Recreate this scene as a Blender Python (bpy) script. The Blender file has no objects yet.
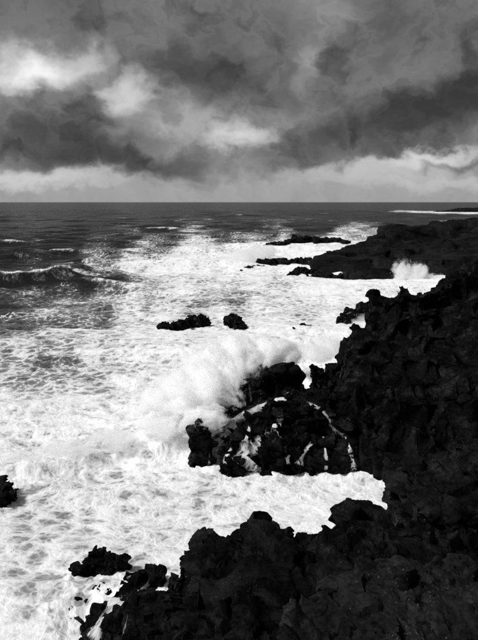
import bpy, math, random
import numpy as np
from mathutils import Vector
from mathutils.bvhtree import BVHTree

sc = bpy.context.scene
col = sc.collection
rng = np.random.default_rng(7)
random.seed(7)

# ------------------------------------------------------------------ camera
CAM_H, FPX, PITCH = 16.0, 686.0, math.radians(9.76)      # photograph is 478 x 640 px
cd = bpy.data.cameras.new('camera')
cam = bpy.data.objects.new('camera', cd)
col.objects.link(cam)
cam.location = (0, 0, CAM_H)
cam.rotation_euler = (math.pi / 2 - PITCH, 0, 0)
cd.sensor_fit = 'VERTICAL'
cd.sensor_height = 24
cd.lens = 24 * FPX / 640
cd.clip_start = 0.1
cd.clip_end = 120000
sc.camera = cam

# ------------------------------------------------------------------ exposure and renderer
EXPOSURE = 1.25
SKY_STRENGTH = 0.1
vs = sc.view_settings
vs.view_transform = 'Standard'
vs.look = 'None'
vs.exposure = EXPOSURE
vs.gamma = 1.0
vs.use_curve_mapping = False
sc.render.engine = 'CYCLES'
cy = sc.cycles
cy.use_denoising = False
cy.max_bounces = 50
cy.diffuse_bounces = 3
cy.glossy_bounces = 3
cy.transmission_bounces = 4
cy.volume_bounces = 46
cy.transparent_max_bounces = 12
cy.volume_step_rate = 1.0
cy.volume_max_steps = 256

# ------------------------------------------------------------------ sun (soft, through the cloud)
SUN_EL, SUN_AZ = math.radians(50), math.radians(-112)
to_sun = Vector((math.sin(SUN_AZ) * math.cos(SUN_EL), math.cos(SUN_AZ) * math.cos(SUN_EL), math.sin(SUN_EL)))
sd = bpy.data.lights.new('sun', 'SUN')
sd.energy = 1.5
sd.angle = math.radians(14)
sd.color = (1, 1, 1)
so = bpy.data.objects.new('sun', sd)
so.rotation_euler = to_sun.to_track_quat('Z', 'Y').to_euler()
so.location = (0, 0, 60)
col.objects.link(so)


def px_dir(px, py):
    xc, yc = (px - 239) / FPX, (320 - py) / FPX
    c, s = math.cos(PITCH), math.sin(PITCH)
    return np.array([xc, yc * s + c, yc * c - s])


def P(px, py, Y):
    d = px_dir(px, py)
    return np.array([0, 0, CAM_H]) + d * (Y / d[1])


def sea_pt(px, py, z=0.0):
    d = px_dir(px, py)
    return np.array([0, 0, CAM_H]) + d * ((z - CAM_H) / d[2])


# ------------------------------------------------------------------ node helper
class NT:
    def __init__(self, tree):
        self.t = tree
        self.n = tree.nodes
        self.n.clear()

    def new(self, kind, **props):
        nd = self.n.new(kind)
        for k, v in props.items():
            setattr(nd, k, v)
        return nd

    def put(self, sock, v):
        if isinstance(v, bpy.types.NodeSocket):
            self.t.links.new(v, sock)
        else:
            sock.default_value = v

    def m(self, op, a, b=None, c=None, clamp=False):
        nd = self.new('ShaderNodeMath', operation=op, use_clamp=clamp)
        for i, v in enumerate((a, b, c)):
            if v is not None:
                self.put(nd.inputs[i], v)
        return nd.outputs[0]

    def v(self, op, a, b=None, s=None):
        nd = self.new('ShaderNodeVectorMath', operation=op)
        self.put(nd.inputs[0], a)
        if b is not None:
            self.put(nd.inputs[1], b)
        if s is not None:
            self.put(nd.inputs['Scale'], s)
        return nd.outputs['Value'] if op in ('LENGTH', 'DOT_PRODUCT', 'DISTANCE') else nd.outputs[0]

    def noise(self, vec, scale, detail=4.0, rough=0.5, dist=0.0, color=False, lac=2.0):
        nd = self.new('ShaderNodeTexNoise')
        self.put(nd.inputs['Vector'], vec)
        self.put(nd.inputs['Scale'], scale)
        nd.inputs['Detail'].default_value = detail
        nd.inputs['Roughness'].default_value = rough
        nd.inputs['Lacunarity'].default_value = lac
        nd.inputs['Distortion'].default_value = dist
        return nd.outputs['Color'] if color else nd.outputs[0]

    def voro(self, vec, scale, feature='DISTANCE_TO_EDGE', rnd=1.0):
        nd = self.new('ShaderNodeTexVoronoi', feature=feature)
        self.put(nd.inputs['Vector'], vec)
        self.put(nd.inputs['Scale'], scale)
        nd.inputs['Randomness'].default_value = rnd
        return nd.outputs[0]

    def step(self, val, lo, hi, a=0.0, b=1.0, smooth=True):
        nd = self.new('ShaderNodeMapRange', interpolation_type='SMOOTHSTEP' if smooth else 'LINEAR')
        for k, x in zip(('Value', 'From Min', 'From Max', 'To Min', 'To Max'), (val, lo, hi, a, b)):
            self.put(nd.inputs[k], x)
        return nd.outputs[0]

    def sep(self, vec):
        nd = self.new('ShaderNodeSeparateXYZ')
        self.put(nd.inputs[0], vec)
        return nd.outputs

    def comb(self, x, y, z):
        nd = self.new('ShaderNodeCombineXYZ')
        for i, q in enumerate((x, y, z)):
            self.put(nd.inputs[i], q)
        return nd.outputs[0]

    def grey(self, val):
        return self.comb(val, val, val)


# ------------------------------------------------------------------ world: storm sky
def build_world():
    w = bpy.data.worlds.new('World')
    sc.world = w
    w.use_nodes = True
    N = NT(w.node_tree)
    out = N.new('ShaderNodeOutputWorld')
    bg = N.new('ShaderNodeBackground')
    bg.inputs['Strength'].default_value = SKY_STRENGTH
    sky = N.new('ShaderNodeTexSky', sky_type='NISHITA', sun_disc=False,
                sun_elevation=SUN_EL, sun_rotation=SUN_AZ)
    bw = N.new('ShaderNodeRGBToBW')
    N.t.links.new(sky.outputs[0], bw.inputs[0])
    d = N.new('ShaderNodeTexCoord').outputs['Generated']
    sx, sy, sz = N.sep(d)
    az = N.m('ARCTAN2', sx, sy)
    el = N.m('ARCSINE', sz)
    flat = N.comb(sx, sy, N.m('MULTIPLY', sz, 1.35))
    # billowing warp: rounded lobes (folded noise) on two sizes, then fine tearing
    def folded(vec, scale, detail, rough):
        c = N.v('SUBTRACT', N.noise(vec, scale, detail, rough, color=True), (0.5, 0.5, 0.5))
        return N.v('SUBTRACT', N.v('ABSOLUTE', c), (0.09, 0.09, 0.09))
    base = N.comb(az, el, 0.0)
    w1 = N.v('SUBTRACT', N.noise(flat, 6.0, 2.0, 0.5, color=True), (0.5, 0.5, 0.5))
    wp = N.v('ADD', base, N.v('MULTIPLY', w1, (0.07, 0.045, 0.0)))
    wp = N.v('ADD', wp, N.v('MULTIPLY', folded(flat, 13.0, 4.5, 0.5), (0.12, 0.095, 0.0)))
    wp = N.v('ADD', wp, N.v('MULTIPLY', folded(N.v('ADD', flat, (7.0, 3.0, 1.0)), 36.0, 4.0, 0.55), (0.032, 0.028, 0.0)))

    def azel(px, py):
        q = px_dir(px, py)
        q = q / np.linalg.norm(q)
        return math.atan2(q[0], q[1]), math.asin(q[2])
    # cloud masses and gaps: px, py, half sizes in px, tilt (deg), tone change, edge (1 soft .. 3 firm)
    masses = [
        (165, 40, 135, 40, -4, -.06, 2), (225, 84, 85, 24, -8, -.17, 2), (330, 45, 40, 45, 0, .05, 1),
        (385, 126, 115, 26, 14, -.20, 2), (435, 55, 60, 36, 0, -.05, 1), (455, 100, 70, 26, 10, -.06, 2),
        (50, 142, 75, 25, -6, -.15, 3), (92, 112, 32, 14, 0, -.10, 3), (145, 164, 80, 15, 0, -.15, 2),
        (15, 115, 36, 16, 0, -.06, 2), (18, 70, 32, 24, 0, .22, 2), (60, 66, 44, 18, 20, .12, 2),
        (122, 92, 28, 20, 30, .22, 2), (180, 120, 66, 24, -10, .12, 1), (150, 128, 22, 9, 0, .05, 2), (205, 112, 20, 9, 0, .05, 2), (236, 138, 32, 12, 0, .20, 2),
        (303, 70, 17, 24, 0, .16, 2), (268, 78, 12, 12, 0, .06, 2), (325, 15, 22, 24, 0, .07, 1),
        (415, 164, 60, 8, 6, .17, 2), (430, 176, 60, 5, 2, .10, 2), (350, 177, 60, 7, 2, .06, 2),
        (30, 183, 90, 9, 0, .05, 2), (420, 186, 90, 7, 0, .04, 1),
        (285, 180, 40, 18, 0, -.03, 1), (10, 40, 40, 20, 0, .0, 1), (300, 145, 50, 12, 10, -.1, 2), (225, 168, 30, 10, 0, 0, 1),
    ]
    tones = [(10, 20, .42), (100, 20, .42), (200, 20, .37), (330, 20, .47), (440, 20, .38), (270, 40, .38), (20, 72, .80), (60, 50, .55), (70, 75, .62), (122, 95, .72),
             (200, 80, .30), (250, 90, .33), (303, 70, .55), (400, 70, .42), (350, 90, .42), (60, 108, .50), (92, 115, .33), (150, 122, .56), (180, 130, .55), (205, 112, .52), (240, 140, .74), (215, 135, .60),
             (300, 140, .34), (400, 120, .25), (340, 130, .28), (460, 100, .27), (20, 135, .38), (60, 145, .30), (140, 168, .29), (100, 160, .28), (180, 168, .34), (60, 165, .36), (220, 165, .44), (300, 160, .45),
             (400, 165, .70), (440, 163, .78), (340, 175, .57), (50, 187, .70), (10, 180, .66), (120, 190, .66), (200, 190, .60), (280, 187, .54), (420, 190, .66), (360, 192, .62), (470, 145, .40), (120, 60, .45), (160, 60, .38)]
    SPAN = {1: (1.9, 0.0), 2: (1.46, 0.08), 3: (1.25, 0.5)}
    rows, want = [], []
    for (tx, ty, tv) in tones:
        row = []
        for (px, py, hx, hy, tilt, amp, firm) in masses:
            c_, s_ = math.cos(math.radians(tilt)), math.sin(math.radians(tilt))
            dx, dy = tx - px, -(ty - py)
            rr = math.hypot((dx * c_ + dy * s_) / hx, (-dx * s_ + dy * c_) / hy)
            lo, hi = SPAN[firm]
            f = min(max((rr - lo) / (hi - lo), 0), 1)
            row.append(f * f * (3 - 2 * f))
        rows.append(row)
        e_ = azel(tx, ty)[1]
        f = min(max((e_ - 0.047) / (0.012 - 0.047), 0), 1)
        want.append(tv - 0.42 - 0.145 * f * f * (3 - 2 * f))
    rows, want = np.array(rows), np.array(want)
    a0 = np.array([q[5] for q in masses])
    fit = a0 + np.linalg.solve(rows.T @ rows + 0.05 * np.eye(len(masses)), rows.T @ (want - rows @ a0))
    val = None
    for (px, py, hx, hy, tilt, amp, firm), amp in zip(masses, fit):
        a0, e0 = azel(px, py)
        mp = N.new('ShaderNodeMapping', vector_type='TEXTURE')
        mp.inputs['Location'].default_value = (a0, e0, 0)
        mp.inputs['Rotation'].default_value = (0, 0, math.radians(tilt))
        mp.inputs['Scale'].default_value = (hx / FPX, hy / FPX, 1)
        N.t.links.new(wp, mp.inputs['Vector'])
        r = N.v('LENGTH', mp.outputs[0])
        g = N.step(r, SPAN[firm][0], SPAN[firm][1], 0.0, float(amp))
        val = g if val is None else N.m('ADD', val, g)
    n_big = N.m('MULTIPLY', N.m('SUBTRACT', N.noise(flat, 5.0, 5.0, 0.5, 0.2), 0.5), 0.16)
    puff = N.m('ABSOLUTE', N.m('SUBTRACT', N.noise(wp, 18.0, 5.0, 0.52), 0.5))
    n_small = N.m('ADD', N.m('MULTIPLY', N.m('SUBTRACT', N.noise(wp, 9.0, 6.0, 0.55), 0.5), 0.20), N.m('SUBTRACT', 0.035, N.m('MULTIPLY', puff, 0.42)))
    # close to the horizon the cloud detail sinks into rain haze
    fade = N.step(el, 0.0, 0.06, 0.3, 1.0)
    tone = N.m('ADD', 0.42, N.m('MULTIPLY', N.m('ADD', n_big, n_small), fade))
    tone = N.m('ADD', N.m('ADD', tone, val), N.step(N.sep(wp)[1], 0.047, 0.012, 0.0, 0.145))
    tone = N.m('ADD', N.m('MULTIPLY', N.m('SUBTRACT', tone, 0.44), 1.45), 0.43)
    tone = N.m('MINIMUM', N.m('MAXIMUM', tone, 0.14), N.m('ADD', N.m('MULTIPLY', tone, 0.6), 0.27))
    lum = N.m('MULTIPLY', N.m('POWER', tone, 2.2), 1.0 / (2 ** EXPOSURE) / SKY_STRENGTH)
    mix = N.m('ADD', N.m('MULTIPLY', lum, 0.95), N.m('MULTIPLY', bw.outputs[0], 0.03))
    N.t.links.new(N.grey(mix), bg.inputs['Color'])
    N.t.links.new(bg.outputs[0], out.inputs['Surface'])


build_world()


# ------------------------------------------------------------------ numpy noise
def _hash(ix, iy, iz, seed):
    h = (ix.astype(np.uint32) * np.uint32(374761393) + iy.astype(np.uint32) * np.uint32(668265263)
         + iz.astype(np.uint32) * np.uint32(2147483647) + np.uint32((seed * 1274126177) & 0xffffffff))
    h = (h ^ (h >> np.uint32(13))) * np.uint32(1274126177)
    h = (h ^ (h >> np.uint32(15))) * np.uint32(2246822519)
    return h ^ (h >> np.uint32(16))


def _u(h):
    return h.astype(np.float32) * np.float32(1 / 4294967295.0)


def vnoise(p, seed=0):
    """smooth noise, about -1..1, p is (n,3)"""
    pi = np.floor(p).astype(np.int64)
    f = (p - pi).astype(np.float32)
    f = f * f * f * (f * (f * 6 - 15) + 10)
    r = 0
    for dx in (0, 1):
        wx = f[:, 0] if dx else 1 - f[:, 0]
        for dy in (0, 1):
            wy = f[:, 1] if dy else 1 - f[:, 1]
            for dz in (0, 1):
                wz = f[:, 2] if dz else 1 - f[:, 2]
                r = r + wx * wy * wz * _u(_hash(pi[:, 0] + dx, pi[:, 1] + dy, pi[:, 2] + dz, seed))
    return r * 2 - 1


def fbm(p, octaves=4, gain=0.5, seed=0, ridged=False):
    a, s, r = 1.0, 1.0, 0
    for o in range(octaves):
        n = vnoise(p * s + o * 17.3, seed + o)
        if ridged:
            n = 1 - 2 * np.abs(n)
        r = r + a * n
        a *= gain
        s *= 2.03
    return r


def cells(p, seed=0):
    """nearest scattered point: gap to the next one (0 on a joint), a tilted-plane height and a random lift of that block"""
    pi = np.floor(p).astype(np.int64)
    n = len(p)
    f1 = np.full(n, 9.0, np.float32)
    f2 = np.full(n, 9.0, np.float32)
    best = np.zeros((n, 3), np.float32)
    bid = np.zeros(n, np.uint32)
    for dx in (-1, 0, 1):
        for dy in (-1, 0, 1):
            for dz in (-1, 0, 1):
                ix, iy, iz = pi[:, 0] + dx, pi[:, 1] + dy, pi[:, 2] + dz
                h = _hash(ix, iy, iz, seed)
                h2 = h * np.uint32(1664525) + np.uint32(1013904223)
                h2 ^= h2 >> np.uint32(15)
                h3 = h2 * np.uint32(22695477) + np.uint32(12345)
                h3 ^= h3 >> np.uint32(14)
                e = np.stack([p[:, 0] - ix - _u(h), p[:, 1] - iy - _u(h2), p[:, 2] - iz - _u(h3)], 1)
                dd = (e * e).sum(1).astype(np.float32)
                near = dd < f1
                f2 = np.where(near, f1, np.minimum(f2, dd))
                f1 = np.where(near, dd, f1)
                best[near] = e[near]
                bid[near] = h3[near]
    a = _u(bid * np.uint32(2654435761)) * 6.2832
    b = _u((bid ^ np.uint32(0x9e3779b9)) * np.uint32(40503)) * 2 - 1
    c = np.sqrt(1 - b * b)
    plane = best[:, 0] * np.cos(a) * c + best[:, 1] * np.sin(a) * c + best[:, 2] * b
    rnd = _u((bid >> np.uint32(3)) * np.uint32(2246822519)) * 2 - 1
    return np.sqrt(f2) - np.sqrt(f1), plane, rnd


def broken(p, seed=0, q=0.6, tilt=0.9, lift=0.4):
    """lower envelope of randomly tilted faces around scattered points: flat faces that meet in sharp arrises"""
    pi = np.floor(p).astype(np.int64)
    best = np.full(len(p), 9.0, np.float32)
    for dx in (-1, 0, 1):
        for dy in (-1, 0, 1):
            for dz in (-1, 0, 1):
                ix, iy, iz = pi[:, 0] + dx, pi[:, 1] + dy, pi[:, 2] + dz
                h = _hash(ix, iy, iz, seed)
                h2 = h * np.uint32(1664525) + np.uint32(1013904223)
                h2 ^= h2 >> np.uint32(15)
                h3 = h2 * np.uint32(22695477) + np.uint32(12345)
                h3 ^= h3 >> np.uint32(14)
                ex, ey, ez = p[:, 0] - ix - _u(h), p[:, 1] - iy - _u(h2), p[:, 2] - iz - _u(h3)
                a = _u(h3 * np.uint32(2654435761)) * 6.2832
                b = _u((h ^ np.uint32(0x9e3779b9)) * np.uint32(40503)) * 2 - 1
                c = np.sqrt(1 - b * b)
                r = _u((h2 >> np.uint32(3)) * np.uint32(2246822519)) * 2 - 1
                val = q * (ex * ex + ey * ey + ez * ez) + tilt * (ex * np.cos(a) * c + ey * np.sin(a) * c + ez * b) + lift * r
                best = np.minimum(best, val)
    return best + 0.45


# ------------------------------------------------------------------ mesh helpers
def mesh_obj(name, V, F, mat, smooth=True, parent=None, attrs=None):
    me = bpy.data.meshes.new(name)
    V = np.asarray(V, np.float32)
    F = np.asarray(F, np.int32)
    k = F.shape[1]
    me.vertices.add(len(V))
    me.vertices.foreach_set('co', V.ravel())
    me.loops.add(F.size)
    me.loops.foreach_set('vertex_index', F.ravel())
    me.polygons.add(len(F))
    me.polygons.foreach_set('loop_start', np.arange(0, F.size, k, dtype=np.int32))
    me.polygons.foreach_set('loop_total', np.full(len(F), k, np.int32))
    me.polygons.foreach_set('use_smooth', np.full(len(F), smooth, bool))
    for an, av in (attrs or {}).items():
        at = me.attributes.new(an, 'FLOAT', 'POINT')
        at.data.foreach_set('value', np.asarray(av, np.float32))
    me.update(calc_edges=True)
    me.validate()
    me.materials.append(mat)
    o = bpy.data.objects.new(name, me)
    col.objects.link(o)
    if parent:
        o.parent = parent
    return o


def tag(o, label, cat, group=None, kind=None):
    o['label'] = label
    o['category'] = cat
    if group:
        o['group'] = group
    if kind:
        o['kind'] = kind
    return o


def surface_nets(Fd, org, h):
    ins = Fd < 0
    nx, ny, nz = Fd.shape
    c = np.zeros((nx - 1, ny - 1, nz - 1), np.uint8)
    offs = [(i, j, k) for i in (0, 1) for j in (0, 1) for k in (0, 1)]
    for (i, j, k) in offs:
        c += ins[i:nx - 1 + i, j:ny - 1 + j, k:nz - 1 + k]
    ii, jj, kk = np.nonzero((c > 0) & (c < 8))
    n = len(ii)
    idx = np.full(c.shape, -1, np.int32)
    idx[ii, jj, kk] = np.arange(n)
    acc = np.zeros((n, 3), np.float32)
    cnt = np.zeros(n, np.float32)
    for a in range(8):
        for b in range(a + 1, 8):
            oa, ob = offs[a], offs[b]
            if sum(abs(oa[q] - ob[q]) for q in range(3)) != 1:
                continue
            va = Fd[ii + oa[0], jj + oa[1], kk + oa[2]]
            vb = Fd[ii + ob[0], jj + ob[1], kk + ob[2]]
            cr = (va < 0) != (vb < 0)
            t = np.where(cr, va / np.where(cr, va - vb, 1), 0)
            for q in range(3):
                acc[:, q] += np.where(cr, oa[q] + t * (ob[q] - oa[q]), 0)
            cnt += cr
    V = acc / np.maximum(cnt, 1)[:, None] + np.stack([ii, jj, kk], 1)
    V = V * h + np.asarray(org)[None]
    faces = []
    for ax in range(3):
        sl0 = [slice(None)] * 3
        sl1 = [slice(None)] * 3
        sl0[ax], sl1[ax] = slice(0, -1), slice(1, None)
        A, B = ins[tuple(sl0)], ins[tuple(sl1)]
        e = np.stack(np.nonzero(A != B), 1)
        u, w = (ax + 1) % 3, (ax + 2) % 3
        ok = (e[:, u] > 0) & (e[:, w] > 0) & (e[:, u] < Fd.shape[u] - 1) & (e[:, w] < Fd.shape[w] - 1)
        e = e[ok]
        flip = A[e[:, 0], e[:, 1], e[:, 2]]
        q = []
        for du, dw in ((-1, -1), (0, -1), (0, 0), (-1, 0)):
            g = e.copy()
            g[:, u] += du
            g[:, w] += dw
            q.append(idx[g[:, 0], g[:, 1], g[:, 2]])
        q = np.stack(q, 1)
        q = np.where(flip[:, None], q, q[:, ::-1])
        faces.append(q)
    Fq = np.concatenate(faces)
    return V, Fq[(Fq >= 0).all(1)]


def vnormals(V, F):
    a = V[F[:, 2]] - V[F[:, 0]]
    b = V[F[:, 3]] - V[F[:, 1]]
    n = np.cross(a, b)
    N = np.zeros_like(V)
    for k in range(4):
        for q in range(3):
            N[:, q] += np.bincount(F[:, k], n[:, q], len(V))
    return N / np.maximum(np.linalg.norm(N, axis=1, keepdims=True), 1e-9)


# a rock is a union of rounded blocks, then broken up into facets, ledges and cracks
def block(px, py, Y, w, depth, zb=-1.6, rot=0.0, rnd=0.16, taper=0.25, lean=(0, 0)):
    """a block whose top sits where pixel (px,py) meets distance Y; w is its width in picture pixels, depth in metres"""
    t = P(px, py, Y)
    sl = math.sqrt(t[0] ** 2 + Y * Y + (CAM_H - t[2]) ** 2)
    hx = 0.5 * w * sl / FPX
    return dict(c=t, hx=hx, hy=depth / 2, zt=t[2], zb=zb, rot=math.radians(rot), r=rnd, taper=taper, lean=lean)


def blockw(x, y, zt, wx, wy, zb=-1.6, rot=0.0, rnd=0.16, taper=0.25, lean=(0, 0)):
    return dict(c=np.array([x, y, zt]), hx=wx / 2, hy=wy / 2, zt=zt, zb=zb, rot=math.radians(rot), r=rnd, taper=taper, lean=lean)


def make_rock(name, blocks, vox, mat, size=1.0, seed=0, rough=1.0, strata=1.0, dip=0.35, blend=0.15):
    lo = np.full(3, 1e9)
    hi = np.full(3, -1e9)
    boxes = []
    for b in blocks:
        R = math.hypot(b['hx'], b['hy']) * (1 + b['taper']) + vox * 4
        H = b['zt'] - b['zb']
        lx, ly = abs(b['lean'][0]) * H, abs(b['lean'][1]) * H
        l = np.array([b['c'][0] - R - lx, b['c'][1] - R - ly, b['zb'] - vox * 3])
        u = np.array([b['c'][0] + R + lx, b['c'][1] + R + ly, b['zt'] + vox * 4])
        boxes.append((l, u))
        lo, hi = np.minimum(lo, l), np.maximum(hi, u)
    dim = np.ceil((hi - lo) / vox).astype(int) + 2
    Fd = np.full(tuple(dim), 4 * vox, np.float32)
    for b, (l, u) in zip(blocks, boxes):
        i0 = np.floor((l - lo) / vox).astype(int)
        i1 = np.minimum(np.ceil((u - lo) / vox).astype(int) + 1, dim)
        gx, gy, gz = [lo[q] + np.arange(i0[q], i1[q]) * vox for q in range(3)]
        H = b['zt'] - b['zb']
        mid = (b['zt'] + b['zb']) / 2
        tz = np.clip((b['zt'] - gz) / H, 0, 1)
        X = gx[:, None, None] - b['c'][0] - (b['lean'][0] * (gz - b['zt']))[None, None, :]
        Yy = gy[None, :, None] - b['c'][1] - (b['lean'][1] * (gz - b['zt']))[None, None, :]
        c, s = math.cos(b['rot']), math.sin(b['rot'])
        qx, qy = X * c + Yy * s, -X * s + Yy * c
        sc_ = (1 - b['taper'] * 0.5 + b['taper'] * tz)[None, None, :]
        r = b['r'] * min(b['hx'], b['hy'], H / 2) * 1.6
        r = min(r, 0.95 * min(b['hx'], b['hy'], H / 2))
        dx = np.abs(qx) - (b['hx'] * sc_ - r)
        dy = np.abs(qy) - (b['hy'] * sc_ - r)
        dz = np.abs(gz - mid)[None, None, :] - (H / 2 - r)
        out = np.sqrt(np.maximum(dx, 0) ** 2 + np.maximum(dy, 0) ** 2 + np.maximum(dz, 0) ** 2)
        sdf = out + np.minimum(np.maximum(np.maximum(dx, dy), dz), 0) - r
        sub = Fd[i0[0]:i1[0], i0[1]:i1[1], i0[2]:i1[2]]
        k = blend * size
        hh = np.clip(0.5 + 0.5 * (sub - sdf) / k, 0, 1)
        sm = sub * (1 - hh) + sdf * hh - k * hh * (1 - hh)
        Fd[i0[0]:i1[0], i0[1]:i1[1], i0[2]:i1[2]] = np.where(sub > 3.9 * vox, np.minimum(sub, sdf), sm)
    V, F = surface_nets(Fd, lo, vox)
    N = vnormals(V, F)
    s = size
    # slow bulges, sideways too
    bul = np.stack([fbm(V / (2.6 * s) + 31 * q, 2, 0.5, seed + 40 + q) for q in range(3)], 1)
    V2 = V + bul * 0.16 * s * rough
    # beds dip towards the sea; blocks part along them
    cd_, sd_ = math.cos(dip), math.sin(dip)
    Q = np.stack([V2[:, 0] * cd_ - V2[:, 2] * sd_, V2[:, 1], (V2[:, 0] * sd_ + V2[:, 2] * cd_) * (1 + strata)], 1)
    wob = np.stack([fbm(V2 / (0.9 * s) + 9 * q, 2, 0.5, seed + 50 + q) for q in range(3)], 1) * 0.16
    def facet(cell, wb, sd, tilt, lift, crack, width):
        gap, pl, rd = cells(Q / (cell * s) + wb, sd)
        k = np.clip(gap / width, 0, 1)
        return s * ((tilt * pl + lift * rd) * (0.35 + 0.65 * k) - crack * (1 - k))
    var = np.clip(0.75 + 0.9 * vnoise(V2 / (2.8 * s) + 5.5, seed + 31), 0.2, 1.5)      # some faces clean, some shattered
    D = 2.4 * s * 0.26 * broken(Q / (2.4 * s) + wob * 0.5, seed + 2)
    D += facet(1.5, wob * 0.8, seed, 0.48, 0.19, 0.12, 0.05)
    D += var * facet(0.66, wob * 1.4, seed + 5, 0.17, 0.06, 0.06, 0.07)
    D += var * facet(0.28, wob * 2.2, seed + 8, 0.065, 0.022, 0.02, 0.12)
    D += var * 0.025 * s * fbm(V2 / (0.3 * s), 4, 0.6, seed + 90)
    D -= np.percentile(D, 72)
    V3 = V2 + N * (D * rough)[:, None]
    o = mesh_obj(name, V3, F, mat)
    o.data.set_sharp_from_angle(angle=math.radians(38))
    return o


# ------------------------------------------------------------------ materials
def new_mat(name):
    m = bpy.data.materials.new(name)
    m.use_nodes = True
    return m, NT(m.node_tree)


def rock_material(name, base=0.016, scale=1.0, fleck=0.5, rough=0.55):
    m, N = new_mat(name)
    out = N.new('ShaderNodeOutputMaterial')
    b = N.new('ShaderNodeBsdfPrincipled')
    p = N.new('ShaderNodeNewGeometry').outputs['Position']
    big = N.noise(p, 0.55 / scale, 6, 0.6)
    fine = N.noise(p, 6.0 / scale, 8, 0.65)
    cr = N.step(N.noise(N.v('MULTIPLY', p, (1.0, 1.0, 2.2)), 1.7 / scale, 7, 0.62, 0.6), 0.36, 0.47)
    c = N.m('MULTIPLY', N.step(big, 0.3, 0.75, base * 0.5, base * 1.9), N.step(fine, 0.3, 0.75, 0.45, 1.6))
    c = N.m('MULTIPLY', c, N.m('ADD', 0.5, N.m('MULTIPLY', cr, 0.5)))
    # lichen flecks and wet glints, both painted in as pale scattered specks
    fl = N.m('MULTIPLY', N.step(N.noise(p, 9.0 / scale, 4, 0.7), 0.60, 0.68), N.step(N.noise(p, 0.7 / scale, 4, 0.6), 0.50, 0.62))
    c = N.m('ADD', c, N.m('MULTIPLY', fl, 0.10 * fleck))
    N.t.links.new(N.grey(c), b.inputs['Base Color'])
    N.put(b.inputs['Roughness'], N.step(fine, 0.3, 0.7, rough - 0.25, rough + 0.25))
    wet = N.step(N.noise(p, 0.9 / scale, 5, 0.6), 0.45, 0.62)
    N.put(b.inputs['Specular IOR Level'], N.step(wet, 0, 1, 0.025, 0.14))
    bp = N.new('ShaderNodeBump')
    bp.inputs['Strength'].default_value = 0.9
    bp.inputs['Distance'].default_value = 0.06 * scale
    hgt = N.m('ADD', N.noise(p, 4.0 / scale, 10, 0.7), N.m('MULTIPLY', cr, 0.3))
    N.t.links.new(hgt, bp.inputs['Height'])
    N.t.links.new(bp.outputs[0], b.inputs['Normal'])
    N.t.links.new(b.outputs[0], out.inputs['Surface'])
    return m


def foam_water_material(name, base=0.8, alpha_noise=True):
    m, N = new_mat(name)
    out = N.new('ShaderNodeOutputMaterial')
    p = N.new('ShaderNodeNewGeometry').outputs['Position']
    b = N.new('ShaderNodeBsdfPrincipled')
    n = N.noise(p, 5.0, 8, 0.65)
    N.t.links.new(N.grey(N.step(n, 0.3, 0.7, base * 0.7, base)), b.inputs['Base Color'])
    b.inputs['Roughness'].default_value = 0.75
    b.inputs['Specular IOR Level'].default_value = 0.2
    bp = N.new('ShaderNodeBump')
    bp.inputs['Strength'].default_value = 0.8
    bp.inputs['Distance'].default_value = 0.06
    N.t.links.new(n, bp.inputs['Height'])
    N.t.links.new(bp.outputs[0], b.inputs['Normal'])
    N.t.links.new(b.outputs[0], out.inputs['Surface'])
    return m


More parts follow.
